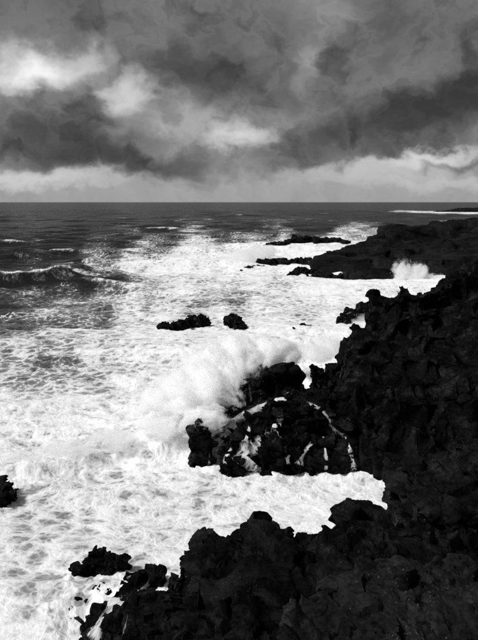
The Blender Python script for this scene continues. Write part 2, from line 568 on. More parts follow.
def sea_material():
    m, N = new_mat('sea_water')
    out = N.new('ShaderNodeOutputMaterial')
    p = N.new('ShaderNodeNewGeometry').outputs['Position']
    x, y, z = N.sep(p)
    p2 = N.comb(x, y, 0.0)
    at = N.new('ShaderNodeAttribute', attribute_name='foam').outputs['Fac']
    churn = N.new('ShaderNodeAttribute', attribute_name='churn').outputs['Fac']
    # swirled coordinates
    sw = N.v('SUBTRACT', N.noise(p2, 0.22, 4, 0.55, color=True), (0.5, 0.5, 0.5))
    q = N.v('ADD', p2, N.v('SCALE', sw, s=2.2))
    sw2 = N.v('SUBTRACT', N.noise(p2, 1.3, 4, 0.6, color=True), (0.5, 0.5, 0.5))
    q2 = N.v('ADD', q, N.v('SCALE', sw2, s=0.42))
    lace1 = N.step(N.voro(q2, 0.75), 0.0, 0.30, 1.0, 0.0, smooth=False)
    lace2 = N.step(N.voro(q2, 2.3), 0.0, 0.32, 1.0, 0.0, smooth=False)
    big = N.noise(q, 0.16, 5, 0.55)
    mid = N.noise(q2, 0.9, 8, 0.62)
    pat = N.m('ADD', N.m('MULTIPLY', big, 0.50), N.m('MULTIPLY', mid, 0.55))
    pat = N.m('ADD', pat, N.m('MULTIPLY', lace1, 0.20))
    pat = N.m('ADD', pat, N.m('MULTIPLY', lace2, 0.13))        # about 0.3 .. 0.95, middle 0.62
    thr = N.step(at, 0.0, 1.0, 1.00, 0.46, smooth=False)
    foam = N.step(pat, N.m('SUBTRACT', thr, 0.015), N.m('ADD', thr, 0.05))
    film = N.step(pat, N.m('SUBTRACT', thr, 0.34), N.m('ADD', thr, 0.05))
    film = N.m('MULTIPLY', film, N.step(at, 0.15, 0.7))
    thin = N.m('MAXIMUM', N.step(N.voro(q2, 1.0), 0.0, 0.075, 1.0, 0.0), N.m('MULTIPLY', N.step(N.voro(q2, 2.4), 0.0, 0.08, 1.0, 0.0), 0.7))
    foam = N.m('MAXIMUM', foam, N.m('MULTIPLY', N.m('MULTIPLY', thin, film), N.step(N.noise(q, 0.6, 4, 0.6), 0.4, 0.6, 0.15, 0.85)))
    # water
    wcol = N.m('ADD', 0.012, N.m('MULTIPLY', film, 0.31))
    dif = N.new('ShaderNodeBsdfDiffuse')
    N.t.links.new(N.grey(wcol), dif.inputs['Color'])
    glo = N.new('ShaderNodeBsdfGlossy')
    glo.inputs['Color'].default_value = (1, 1, 1, 1)
    N.put(glo.inputs['Roughness'], N.step(film, 0, 1, 0.2, 0.5))
    fre = N.new('ShaderNodeFresnel')
    fre.inputs['IOR'].default_value = 1.33
    b = N.new('ShaderNodeMixShader')
    N.t.links.new(N.m('MULTIPLY', fre.outputs[0], 0.58), b.inputs[0])       # facets of a rough sea hide one another: it never mirrors fully
    N.t.links.new(dif.outputs[0], b.inputs[1])
    N.t.links.new(glo.outputs[0], b.inputs[2])
    bw = N.new('ShaderNodeBump')
    bw.inputs['Strength'].default_value = 1.0
    bw.inputs['Distance'].default_value = 0.25
    st = N.v('MULTIPLY', p2, (0.55, 1.0, 1.0))
    hw = N.m('ADD', N.noise(st, 0.75, 8, 0.62, 0.4), N.m('ADD', N.m('MULTIPLY', N.noise(st, 0.17, 4, 0.55, 0.5), 4.5), N.m('MULTIPLY', N.noise(st, 0.045, 3, 0.5, 0.5), 16.0)))
    N.t.links.new(hw, bw.inputs['Height'])
    for nd in (dif, glo, fre):
        N.t.links.new(bw.outputs[0], nd.inputs['Normal'])
    # foam
    f = N.new('ShaderNodeBsdfPrincipled')
    fc = N.step(pat, thr, N.m('ADD', thr, 0.26), 0.58, 0.88)
    N.t.links.new(N.grey(fc), f.inputs['Base Color'])
    f.inputs['Roughness'].default_value = 0.85
    f.inputs['Specular IOR Level'].default_value = 0.1
    bf = N.new('ShaderNodeBump')
    bf.inputs['Strength'].default_value = 0.8
    bf.inputs['Distance'].default_value = 0.16
    hf = N.m('ADD', N.m('MULTIPLY', pat, 1.2), N.m('MULTIPLY', N.noise(q2, 4.5, 6, 0.62), 0.45))
    N.t.links.new(hf, bf.inputs['Height'])
    N.t.links.new(bf.outputs[0], f.inputs['Normal'])
    mx = N.new('ShaderNodeMixShader')
    N.t.links.new(foam, mx.inputs[0])
    N.t.links.new(b.outputs[0], mx.inputs[1])
    N.t.links.new(f.outputs[0], mx.inputs[2])
    N.t.links.new(mx.outputs[0], out.inputs['Surface'])
    return m


M_ROCK = rock_material('wet_basalt', 0.0031, 1.0, 0.4)
M_NEAR = rock_material('dry_lichened_basalt', 0.011, 0.5, 1.0, 0.6)
M_FLECKED = rock_material('pale_flecked_basalt', 0.0052, 0.8, 0.8, 0.5)  # a little paler and more flecked than the wet basalt
M_FAR = rock_material('far_basalt', 0.0062, 5.0, 0.25, 0.7)
M_FALL = foam_water_material('froth_pool', 0.8)
M_FROTH = foam_water_material('torn_froth', 0.9)
M_SEA = sea_material()


# ------------------------------------------------------------------ the sea
def to_px(x, y):
    """picture coordinates of a point at sea level: only used to look up how foamy that stretch of sea is"""
    dep = np.arctan2(CAM_H, y)
    py = 320 + FPX * np.tan(dep - PITCH)
    sl = np.sqrt(y * y + CAM_H ** 2) * np.cos(dep - PITCH)
    return 239 + FPX * x / sl, py


COV = np.array([  # picture x, y, share of foam
    (-200, 205, 0.00), (0, 206, 0.00), (120, 206, 0.00), (240, 206, 0.00), (360, 206, 0.00), (478, 205, 0.00), (700, 206, 0.00),
    (0, 215, 0.03), (120, 215, 0.03), (240, 215, 0.05), (350, 214, 0.04), (380, 211, 0.00), (440, 209, 0.00), (478, 209, 0.00), (398, 211.5, 0.50), (415, 212, 0.70), (440, 212.5, 0.80), (470, 213, 0.80), (600, 213, 0.70),
    (420, 210, 0.00), (455, 210.6, 0.00), (405, 213.4, 0.00), (425, 214.6, 0.00), (450, 215.2, 0.00), (480, 215.8, 0.00), (390, 216, 0.05), (430, 217, 0.08), (474, 217, 0.10),
    (0, 228, 0.06), (80, 228, 0.07), (160, 228, 0.09), (240, 229, 0.05), (320, 229, 0.03), (400, 228, 0.03), (600, 228, 0.10),
    (0, 243, 0.08), (60, 243, 0.09), (120, 243, 0.13), (170, 242, 0.25), (215, 237, 0.30), (240, 242, 0.45), (205, 247, 0.75), (270, 236, 0.20), (310, 234, 0.12), (350, 236, 0.50), (380, 234, 0.50), (280, 246, 1.00), (340, 241, 1.00), (600, 240, 0.50),
    (0, 255, 0.08), (60, 256, 0.10), (110, 256, 0.28), (150, 253, 0.50), (190, 254, 0.85), (240, 253, 1.00), (300, 255, 1.00),
    (0, 266, 0.10), (60, 266, 0.12), (95, 267, 0.45), (130, 266, 0.85), (180, 265, 0.95), (240, 267, 1.00), (300, 270, 1.00),
    (-40, 280, 0.12), (0, 283, 0.14), (50, 284, 0.14), (85, 284, 0.20), (108, 281, 0.70), (150, 279, 0.93), (200, 278, 0.95), (250, 280, 0.95), (340, 285, 1.00), (420, 285, 1.00), (600, 285, 1.00),
    (0, 296, 0.24), (60, 296, 0.28), (110, 296, 0.30), (150, 293, 0.52), (200, 293, 0.44), (240, 292, 0.45), (280, 293, 0.60), (330, 295, 0.85), (380, 298, 0.95),
    (0, 308, 0.40), (60, 308, 0.40), (100, 306, 0.38), (150, 305, 0.52), (200, 304, 0.57), (240, 303, 0.50), (280, 303, 0.62), (320, 306, 0.85),
    (0, 322, 0.48), (50, 322, 0.52), (90, 322, 0.60), (130, 322, 0.82), (160, 322, 0.90), (220, 322, 0.95), (280, 322, 0.95), (330, 325, 1.00),
    (0, 338, 0.32), (40, 340, 0.30), (80, 338, 0.48), (120, 336, 0.71), (170, 338, 0.95), (240, 340, 1.00), (320, 345, 1.00),
    (0, 352, 0.45), (35, 353, 0.30), (70, 355, 0.35), (105, 350, 0.52), (140, 352, 0.82), (180, 355, 0.97), (240, 360, 1.00),
    (0, 370, 0.76), (30, 372, 0.76), (60, 377, 0.68), (90, 370, 0.76), (120, 372, 0.74), (170, 375, 0.97),
    (0, 395, 0.88), (40, 392, 0.78), (80, 398, 0.86), (130, 395, 0.92), (180, 400, 1.00), (240, 400, 1.00),
    (0, 425, 0.95), (70, 425, 0.97), (140, 425, 1.00), (200, 430, 1.00),
    (0, 455, 0.97), (70, 450, 0.98), (140, 445, 0.98), (200, 455, 1.00), (260, 465, 1.00), (340, 470, 1.00),
    (0, 485, 0.74), (40, 478, 0.80), (60, 490, 0.66), (100, 480, 0.72), (130, 470, 0.72), (170, 470, 0.85), (210, 476, 0.86), (260, 480, 0.96), (320, 482, 0.98), (380, 480, 1.00),
    (0, 510, 0.80), (40, 515, 0.72), (70, 520, 0.60), (100, 505, 0.72), (150, 500, 0.78), (200, 498, 0.88), (250, 505, 0.84), (300, 505, 0.92), (340, 495, 0.94),
    (0, 535, 0.84), (30, 530, 0.58), (60, 545, 0.72), (95, 535, 0.62), (130, 540, 0.56), (165, 530, 0.76), (210, 525, 0.86), (300, 535, 0.92),
    (0, 560, 0.82), (40, 570, 0.66), (70, 575, 0.86), (110, 580, 0.92), (150, 560, 0.70), (150, 580, 0.90),
    (0, 600, 0.82), (30, 610, 0.72), (60, 600, 0.86), (100, 610, 0.90), (0, 640, 0.85), (200, 640, 0.95), (-200, 400, 0.90), (-200, 330, 0.40), (-200, 270, 0.12),
    (-200, 560, 0.85), (600, 480, 0.95), (600, 340, 0.95), (600, 640, 0.95),
])


def coverage(x, y):
    u, v = to_px(x, np.maximum(y, 2.0))
    v = np.clip(v, 203, 720)
    u = np.clip(u, -300, 800)

    def warp(q):
        return 60 * np.log(np.maximum(q - 202, 0.5))
    num = np.zeros(len(x), np.float32)
    den = np.zeros(len(x), np.float32)
    vv = warp(v)
    for cx, cyy, c in COV:
        d2 = ((u - cx) / 1.2) ** 2 + (vv - warp(cyy)) ** 2 * np.where(vv < 170, 2.2, 1.1) + np.where(vv < 170, 8, 90)
        wgt = 1 / (d2 * d2)
        num += wgt * c
        den += wgt
    return num / den


def build_sea():
    ang = np.concatenate([np.linspace(-78, -23, 60, endpoint=False), np.linspace(-23, 23, 540), np.linspace(23, 78, 61)[1:]])
    ang = np.radians(ang)
    r = [5.0]
    while r[-1] < 60000:
        k = 0.03 if r[-1] < 19 else 0.005 if r[-1] < 330 else 0.0075 if r[-1] < 1400 else 0.012 if r[-1] < 3000 else 0.08
        r.append(r[-1] * (1 + k))
    r = np.array(r)
    A, R = np.meshgrid(ang, r)
    X, Y = (R * np.sin(A)).ravel(), (R * np.cos(A)).ravel()
    n = len(X)
    spacing = (np.gradient(r)[:, None] * np.ones_like(A)).ravel()
    p = np.stack([X, Y, np.zeros(n)], 1)
    cov = coverage(X, Y)
    # uneven edges to the foam
    cov = np.clip(cov + 0.16 * fbm(np.stack([X / 9, Y / 16, np.zeros(n)], 1), 3, 0.5, 3) * np.exp(-((cov - 0.5) / 0.4) ** 2), 0, 1)
    lines = fbm(np.stack([(X + 0.25 * Y) / 26, (Y - 0.2 * X) / 7.5, np.zeros(n)], 1), 4, 0.6, 95)
    cov = np.clip(cov + 0.11 * lines * np.clip((Y - 42) / 20, 0, 1) * np.clip((230 - Y) / 90, 0.25, 1) * np.exp(-((cov - 0.5) / 0.33) ** 2), 0, 1)
    patch = fbm(np.stack([X / 3.4, Y / 3.4, np.zeros(n)], 1), 3, 0.55, 93)
    cov = np.clip(cov + 0.13 * patch * np.exp(-((cov - 0.75) / 0.2) ** 2), 0, 1)
    band = fbm(np.stack([(X + 0.4 * Y) / 15, (Y - 0.3 * X) / 5.5, np.zeros(n)], 1), 4, 0.55, 97)
    cov = cov - 0.26 * np.clip(band, 0, 0.9) * np.clip((cov - 0.7) / 0.2, 0, 1) * np.clip((Y - 30) / 15, 0.3, 1) * np.clip((130 - Y) / 30, 0, 1) * (1 - 0.8 * np.exp(-((X + 3) ** 2 + (Y - 50) ** 2) / 90))
    Z = np.zeros(n)
    DX = np.zeros(n)
    DY = np.zeros(n)
    r2 = np.random.default_rng(11)
    # wind sea and swell coming in from the open ocean, towards the shore
    for i in range(46):
        L = 2.2 * (30 ** (i / 45.0))
        th = math.radians(-100 + r2.normal(0, 26))
        amp = 0.0125 * L ** 0.80 * r2.uniform(0.6, 1.3)
        k = 2 * math.pi / L
        fade = np.clip((L / np.maximum(spacing, 1e-3) - 2.5) / 4, 0, 1)
        ph = k * (X * math.cos(th) + Y * math.sin(th)) + r2.uniform(0, 6.28)
        a = amp * fade * (1 + np.clip((Y - 90) / 80, 0, 1) * (1.1 if 5 < L < 20 else 0.0))
        Z += a * np.cos(ph)
        DX -= 0.7 * a * math.cos(th) * np.sin(ph)
        DY -= 0.7 * a * math.sin(th) * np.sin(ph)
    calm = 1 - 0.45 * cov
    cap = np.clip((Z - 1.15) / 0.4, 0, 1) * np.clip(0.1 + 1.3 * vnoise(np.stack([X / 14, Y / 14, np.zeros(n)], 1), 55), 0, 1) * (Y > 110) * (Y < 900)
    cov = np.maximum(cov, 0.55 * cap)
    Z *= calm
    # the steep wave about to break out to the left
    xc, yc = sea_pt(45, 290)[0], sea_pt(45, 290)[1]
    wl = fbm(np.stack([X / 11, Y / 40, np.zeros(n)], 1), 2, 0.5, 21)
    s = (Y - (yc + 6) - 2.5 * wl - 0.06 * (X - xc))
    prof = np.where(s < 0, np.exp(-(s / 4.2) ** 2), np.exp(-(s / 11.0) ** 2))
    along = np.clip(1 - np.maximum(X - (sea_pt(70, 288)[0]), 0) / 20, 0, 1) ** 1.2 * np.clip((X + 95) / 30, 0, 1)
    Z += 1.9 * prof * along * (0.8 + 0.35 * wl + 0.10 * fbm(np.stack([X / 3.0, Y / 3.0, np.zeros(n)], 1), 4, 0.55, 88))
    DY -= 1.6 * prof ** 3 * along
    crest = np.exp(-((s - 0.6) / 1.3) ** 2) * along
    ragged = fbm(np.stack([X / 2.6, Y / 2.0, np.zeros(n)], 1), 4, 0.6, 77)
    cov = cov * (1 - 0.8 * np.exp(-((s + 3) / 3.0) ** 2) * along)
    cov = np.maximum(cov, crest * np.clip(0.62 + 0.55 * ragged, 0, 1))
    # the broken white water beside it: a step in the water
    # a smaller wave line behind
    s2 = (Y - sea_pt(190, 250)[1] - 4 * wl)
    Z += 1.3 * np.exp(-(s2 / 9) ** 2) * np.clip((X + 70) / 40, 0, 1)
    # the bore rolling over the near water
    pts = np.array([sea_pt(a, b)[:2] for a, b in ((-120, 492), (-40, 484), (10, 473), (60, 462), (110, 452), (150, 443), (190, 430), (215, 405))])
    yl = np.interp(X, pts[:, 0], pts[:, 1])
    lump = fbm(np.stack([X / 1.5, Y / 1.5, np.zeros(n)], 1), 4, 0.55, 5)
    s3 = Y - yl - 0.7 * lump - 1.0 * fbm(np.stack([X / 5, Y / 5, np.zeros(n)], 1), 2, 0.5, 6)
    lat = np.clip((sea_pt(215, 420)[0] - X) / 3.0, 0, 1)
    bore = np.where(s3 < 0, np.exp(-(s3 / 1.5) ** 2), np.exp(-(s3 / 8.0) ** 2)) * lat
    Z += 0.6 * bore
    # churned foam relief: fine rolls and ridges, only where it is foamy
    near = np.clip((190 - Y) / 120, 0, 1)
    bil = fbm((p + 1.2 * np.stack([vnoise(p / 3.1, 71), vnoise(p / 3.1 + 50, 72), 0 * X], 1)) / np.array([4.2, 2.8, 1]) + 3, 5, 0.5, 9, ridged=True)
    bil2 = np.abs(fbm(p / 1.3 + 3, 4, 0.5, 14))
    churn = np.clip(cov, 0, 1) ** 1.5 * (0.45 + 0.9 * bore + 0.45 * np.clip(fbm(p / 14, 2, 0.5, 33) + 0.4, 0, 1.2))
    rough_zone = np.clip((Y - 30) / 14, 0.35, 1)
    Z += near * churn * rough_zone * (0.13 * bil + 0.15 * bil2)
    far_l = np.clip((Y - 70) / 60, 0, 1) * np.clip((420 - Y) / 200, 0, 1)
    Z += far_l * cov * 0.35 * np.abs(fbm(np.stack([X / 6, Y / 9, np.zeros(n)], 1), 4, 0.55, 61))
    gi, gj = ((X - GX0) / GS), ((Y - GY0) / GS)
    ok = (gi >= 0) & (gj >= 0) & (gi < GNX - 1) & (gj < GNY - 1)
    rd = np.full(n, 99.0)
    rd[ok] = RD[gi[ok].astype(int), gj[ok].astype(int)]
    slop = np.exp(-rd / 0.55)
    wash = fbm(np.stack([X / 0.8, Y / 0.8, np.zeros(n)], 1), 4, 0.6, 44)
    Z += slop * (0.07 + 0.12 * wash)
    cov = np.clip(np.maximum(cov, np.exp(-rd / 1.3) * (0.85 + 0.3 * wash)), 0, 1)
    V = np.stack([X + DX * calm, Y + DY * calm, Z], 1)
    nr, na = A.shape
    g = np.arange(nr * na).reshape(nr, na)
    F = np.stack([g[:-1, :-1], g[:-1, 1:], g[1:, 1:], g[1:, :-1]], -1).reshape(-1, 4)
    o = mesh_obj('sea', V, F, M_SEA, attrs={'foam': cov, 'churn': churn})
    tag(o, 'rough dark sea breaking into white foam towards the rocks', 'sea', kind='structure')
    return o



# ------------------------------------------------------------------ rocks
ROCKS = {}


def rock(key, name, blocks, vox, mat, label, cat, size=1.0, seed=0, rough=1.0, group=None, kind=None, **kw):
    o = make_rock(name, blocks, vox, mat, size, seed, rough, **kw)
    tag(o, label, cat, group, kind)
    ROCKS[key] = o
    return o


B = block
# near headland below the camera
hb = []
for (px, py, Y, w, dp) in [
        (172, 574, 24.2, 22, 2.2), (188, 556, 23.5, 24, 3.0), (205, 548, 22.6, 34, 3.6), (232, 541, 22.4, 30, 3.4), (257, 530, 22.0, 24, 3.0), (276, 536, 21.6, 28, 3.4),
        (296, 545, 21.4, 30, 3.2), (228, 572, 20.0, 84, 4.5), (270, 562, 19.6, 90, 4.5), (312, 558, 20.2, 30, 3.6),
        (203, 592, 21.2, 50, 3.6), (226, 610, 18.8, 90, 4.0), (270, 600, 17.8, 120, 4.0), (252, 634, 16.8, 150, 3.6),
        (334, 532, 20.6, 22, 2.8), (347, 518, 20.8, 28, 3.0), (368, 510, 21.2, 36, 3.4), (390, 512, 20.8, 34, 3.0), (330, 585, 17.5, 60, 4),
        (352, 545, 18.6, 60, 3.6), (395, 535, 18.8, 70, 4.0), (440, 525, 19.2, 80, 4.2), (480, 520, 20.5, 80, 5.0),
        (385, 570, 16.4, 90, 3.6), (440, 562, 16.4, 90, 3.8), (340, 610, 15.2, 120, 3.4), (290, 630, 15.6, 120, 3.4)]:
    hb.append(B(px, py + 7, Y, w, dp, rot=random.uniform(-25, 25), taper=0.3))
rock('near', 'rocky_headland', hb, 0.066, M_ROCK, 'black jagged rock headland rising straight above the foamy inlet', 'headland', 1.25, 3, kind='structure')
rock('slope', 'rocky_slope', [blockw(9.5, 13.0, 8.0, 6, 8), blockw(5, 9.5, 8.4, 12, 5, taper=.2), blockw(0, 10.5, 5.5, 9, 5, taper=.2), blockw(3, 4.2, 11.0, 14, 4.5, taper=.15),
     blockw(3, -3.5, 14.3, 16, 9, taper=.1), blockw(14, 3, 12.5, 10, 16, taper=.15), blockw(16, 14, 7.5, 9, 12, taper=.2)], 0.4, M_ROCK,
     'dark rocky slope under the viewpoint above the headland', 'slope', 1.5, 4, kind='structure')
rock('blockA', 'rock_outcrop', [B(408, 467, 24.6, 24, 3, rot=8), B(428, 466, 24.8, 38, 3.2, rot=-12), B(455, 463, 24.4, 34, 3, rot=20), B(484, 456, 24.0, 40, 4),
                                 B(426, 490, 22.8, 56, 3), B(465, 488, 22.4, 60, 3.5), B(510, 470, 23.0, 60, 5)], 0.06, M_FLECKED,
     'square-shouldered black outcrop between the foamy inlet and the cliff', 'rock', 1.1, 12)
rock('nearA', 'boulder', [B(372, 588, 9.4, 70, 1.6, zb=6, rot=10), B(345, 604, 9.0, 60, 1.5, zb=6, rot=-15), B(402, 594, 9.3, 60, 1.7, zb=6, rot=25), B(318, 622, 8.7, 60, 1.4, zb=6), B(360, 625, 8.5, 120, 1.6, zb=6), B(420, 622, 8.6, 90, 1.8, zb=6)],
     0.04, M_NEAR, 'pale-flecked lichened boulder lowest on the slope of the headland', 'boulder', 0.45, 5)
rock('nearB', 'boulder', [B(478, 580, 9.2, 60, 1.8, zb=6, rot=20), B(455, 598, 9.0, 44, 1.5, zb=6, rot=-20), B(490, 600, 8.8, 90, 2, zb=6), B(462, 625, 8.5, 80, 1.6, zb=6)],
     0.04, M_NEAR, 'tall dark boulder leaning beside the pale-flecked lichened one', 'boulder', 0.45, 6)

# wet rocks at the foot of the headland
G_FOOT = 'wet rocks at the foot of the headland'
foot = [
    ([(78, 606, 25.8, 22, 1.2), (66, 612, 25.6, 16, 1.0), (72, 618, 25.0, 24, 1.0)], 'low wet rock with water running off, outermost at the headland foot'),
    ([(108, 588, 26.6, 18, 1.0), (101, 594, 26.2, 18, 1.0), (115, 593, 26.2, 14, 0.9)], 'small rounded black rock between foam streaks at the headland foot'),
    ([(129, 592, 25.8, 20, 1.0), (122, 597, 25.4, 14, 0.9), (136, 598, 25.2, 16, 0.9)], 'dark wet rock just below the foam pool, streaked by runoff'),
    ([(134, 577, 27.0, 18, 1.1), (150, 574, 27.0, 18, 1.1), (141, 580, 26.7, 26, 1.0), (156, 578, 26.6, 14, 1.0)], 'twin-topped black rock standing over the foam pool'),
    ([(162, 603, 23.6, 56, 1.8), (140, 608, 23.8, 34, 1.6), (112, 614, 24.4, 34, 1.4), (98, 624, 24.2, 30, 1.4), (130, 624, 23.2, 50, 1.6), (165, 624, 22.2, 70, 2), (120, 640, 22.6, 70, 1.6)], 'wide black ledge with thin white runnels below the foam pool'),
]
for i, (bl, lab) in enumerate(foot):
    rock('foot%d' % i, 'wet_rock', [B(q[0], q[1] - 4, q[2], q[3] * 1.15, q[4] * 1.1, rot=random.uniform(-30, 30)) for q in bl], 0.045, M_ROCK, lab, 'rock', 0.42, 30 + i, group=G_FOOT)

# the big cliff
cb = []
for (px, py, Y, w, dp) in [
        (357, 341, 48.6, 18, 3.5), (368, 330, 50.0, 22, 4.0), (379, 314, 51.6, 22, 4.0), (388, 294, 53.5, 18, 4.0), (398, 294, 53.0, 24, 4.0), (404, 285, 53.6, 14, 3.2),
        (414, 291, 53.5, 20, 4.0), (427, 290, 53.6, 18, 4.0), (438, 285, 54.0, 16, 4.0), (450, 277, 54.8, 20, 4.0), (462, 270, 55.5, 20, 4.0), (480, 269, 56.0, 30, 5.0), (510, 264, 57.0, 50, 8.0),
        (400, 312, 51.0, 46, 4), (440, 306, 51.0, 56, 4), (490, 298, 51.5, 80, 6), (388, 330, 48.8, 46, 4), (428, 328, 48.2, 60, 4), (485, 322, 48.5, 80, 5),
        (369, 355, 46.6, 30, 4), (398, 350, 46.0, 40, 4), (440, 348, 45.8, 56, 4.5), (492, 344, 45.8, 70, 5),
        (362, 384, 44.2, 26, 4), (384, 376, 43.6, 30, 4), (412, 371, 43.2, 36, 4), (446, 370, 43.0, 44, 4.4), (492, 366, 43.0, 60, 5),
        (374, 402, 42.0, 24, 3.0), (397, 392, 41.6, 28, 3.0), (425, 389, 41.4, 36, 3.2), (460, 388, 41.2, 44, 3.6), (500, 386, 41.2, 50, 4),
        (384, 432, 40.7, 20, 2.0), (410, 420, 40.4, 26, 2.0), (530, 330, 48, 120, 20), (540, 420, 42, 100, 12)]:
    cb.append(B(px, py, Y, w, dp, rot=random.uniform(-30, 30), taper=0.2, rnd=.22))
rock('cliff', 'sea_cliff', cb, 0.11, M_ROCK, 'tall black ragged cliff standing behind the foamy inlet', 'cliff', 1.8, 21, rough=0.85, kind='structure', blend=0.2, strata=-0.3, dip=0.2)

# promontory boulders that the swell pours over
G_PROM = 'boulders of the promontory with waterfalls'
rock('c1', 'sea_boulder', [B(277, 368, 46.5, 26, 3.2, rot=30), B(288, 378, 46.3, 20, 3.0, rot=-20), B(262, 373, 46.5, 30, 3.4, rot=-30), B(245, 381, 46.0, 34, 3.6, rot=20), B(230, 398, 45.5, 30, 3), B(250, 402, 44.6, 56, 2.6), B(284, 390, 45.6, 22, 2.6), B(236, 412, 44.5, 30, 2.5)],
     0.07, M_ROCK, 'broad black boulder half hidden by the great burst of spray', 'rock', 1.0, 41, group=G_PROM)
rock('c2', 'sea_boulder', [B(262, 408, 43.5, 34, 2.6, rot=12), B(276, 410, 43.3, 24, 2.4), B(250, 424, 42.5, 26, 2.4, rot=20), B(238, 434, 42.1, 20, 2.0), B(272, 441, 41.1, 25, 1.8, rnd=.22), B(243, 450, 40.9, 18, 1.4), B(258, 428, 42.1, 20, 1.8), B(284, 420, 42.7, 16, 2.2)],
     0.06, M_ROCK, 'black boulder with the widest white cascade pouring down its face', 'rock', 0.9, 42, group=G_PROM)
rock('c3', 'sea_boulder', [B(300, 391, 44.9, 34, 3, rot=-8), B(322, 392, 44.9, 36, 3.4), B(342, 400, 44.9, 30, 3), B(297, 406, 43.5, 28, 2.6), B(318, 404, 43.3, 34, 2.6), B(340, 412, 43.1, 26, 2.6), B(296, 430, 41.9, 26, 2), B(292, 446, 41.1, 20, 1.5)],
     0.07, M_ROCK, 'high flat-topped boulder between the wide cascade and the cliff', 'rock', 1.0, 43, group=G_PROM)
rock('c4', 'sea_boulder', [B(327, 436, 41.9, 40, 2.4, rnd=.22), B(342, 442, 41.8, 24, 2.0, rnd=.22), B(312, 446, 41.5, 24, 1.8, rnd=.22), B(328, 455, 41.1, 40, 1.4)],
     0.06, M_ROCK, 'domed boulder at the cliff foot with three thin water threads', 'rock', 0.9, 44, group=G_PROM)
rock('c5', 'sea_boulder', [B(205, 423, 42.6, 15, 1.5), B(196, 430, 42.4, 15, 1.5), B(208, 434, 42.2, 12, 1.3), B(201, 441, 42.0, 20, 1.2)],
     0.06, M_ROCK, 'small knobbly black rock below the great burst of spray', 'rock', 0.7, 45, group=G_PROM)
rock('c6', 'sea_boulder', [B(229, 448, 41.2, 15, 1.6, rnd=.22), B(226, 457, 40.8, 12, 1.2), B(235, 456, 40.5, 20, 1.3)],
     0.06, M_ROCK, 'low rounded wet rock at the outer side of the wide cascade', 'rock', 0.7, 46, group=G_PROM)
rock('c7', 'sea_boulder', [B(336, 364, 55, 18, 2.5), B(318, 368, 54, 18, 2), B(344, 374, 51, 16, 2.5), B(322, 379, 52, 10, 1.2)],
     0.08, M_ROCK, 'low ledge of rocks in the gap between flat-topped boulder and cliff', 'rock', 0.9, 47, group=G_PROM)

# rocks out in the surf
G_SURF = 'rocks awash in the surf'
surf = [
    ([(164, 325, 85, 9, 1.5), (172, 323, 85, 10, 2.0)], 'low dark rock end of the awash group', .08),
    ([(184, 318, 85.5, 14, 2.2), (180, 322, 85, 14, 2.0)], 'rounded dark rock with foam draining off, middle of the awash group', .08),
    ([(199, 316, 87, 12, 2.4), (191, 316, 87.5, 10, 2.0), (206, 318, 87, 7, 1.5)], 'twin-humped dark rock with breakers closing behind it', .08),
    ([(236, 315, 86, 13, 2.6), (230, 318, 86, 10, 2.0), (241, 320, 85.5, 10, 1.8)], 'lone dark hump rock with white water draining down its front', .08),
    ([(306, 325, 85, 14, 2.0), (297, 328, 84, 12, 1.6), (315, 326, 85, 11, 1.6)], 'flat rock barely clear of the foam near the cliff', .08),
    ([(372, 304, 101, 24, 4.0), (358, 309, 98, 22, 3.5), (346, 315, 95, 16, 3.0)], 'slanting greyish rock ramp rising behind the cliff nose', .12),
    ([(98, 549, 28.6, 18, 0.8), (113, 555, 28.2, 22, .9), (122, 557, 28.2, 12, .8), (91, 558, 28.2, 12, .6), (84, 566, 27.6, 20, .5), (104, 560, 27.9, 22, .8)], 'lone black rock in the swirling foam off the headland foot', .045),
    ([(5, 482, 36.2, 11, 1.3), (-3, 480, 36.4, 14, 1.4), (11, 489, 35.8, 9, 1.1), (0, 495, 35.2, 17, 1.1)], 'black knob of rock under the edge of the rolling bore', .05),
]
for i, (bl, lab, vx) in enumerate(surf):
    s_ = {0: .9, 1: .9, 2: .9, 3: .9, 4: .9, 5: 1.0, 6: .45, 7: .55}[i]
    rock('surf%d' % i, 'surf_rock', [B(*q, rot=random.uniform(-30, 30), zb=-1.2) for q in bl], vx, M_ROCK, lab, 'rock', s_, 60 + i, group=G_SURF)

# far skerries off the far headland
G_SK = 'skerries off the far headland'
sk = [
    ([(302, 239, 262, 10, 8), (296, 242, 260, 14, 8), (311, 240, 262, 10, 7)], 'highest dark skerry beyond the tip of the far headland'),
    ([(322, 240, 258, 14, 8), (331, 241, 258, 12, 8), (340, 243, 255, 12, 6)], 'long double-humped skerry behind the tip of the far headland'),
    ([(276, 245, 246, 12, 6), (285, 244, 250, 8, 6), (268, 247, 244, 8, 5)], 'low flat skerry outermost in the breakers'),
    ([(267, 262, 178, 11, 5), (259, 267, 174, 10, 4)], 'dark skerry with a white apron, outer end of the broken reef'),
    ([(279, 261, 180, 10, 4), (285, 263, 178, 8, 4), (273, 266, 174, 8, 3)], 'knobbed skerry in the middle of the broken reef'),
    ([(300, 261, 182, 14, 5), (309, 263, 180, 12, 5), (292, 264, 180, 8, 4)], 'skerry joining the broken reef to the far headland tip'),
    ([(250, 269, 168, 8, 3), (243, 272, 165, 6, 3)], 'tiny wave-washed skerry beyond the broken reef end'),
    ([(303, 272, 155, 12, 5), (296, 274, 153, 10, 4), (310, 271, 156, 8, 4)], 'wave-washed skerry in front of the far headland tip'),
    ([(322, 275, 148, 14, 5), (315, 277, 147, 12, 4), (332, 277, 148, 12, 5)], 'black skerry nearest the inlet below the far headland'),
]
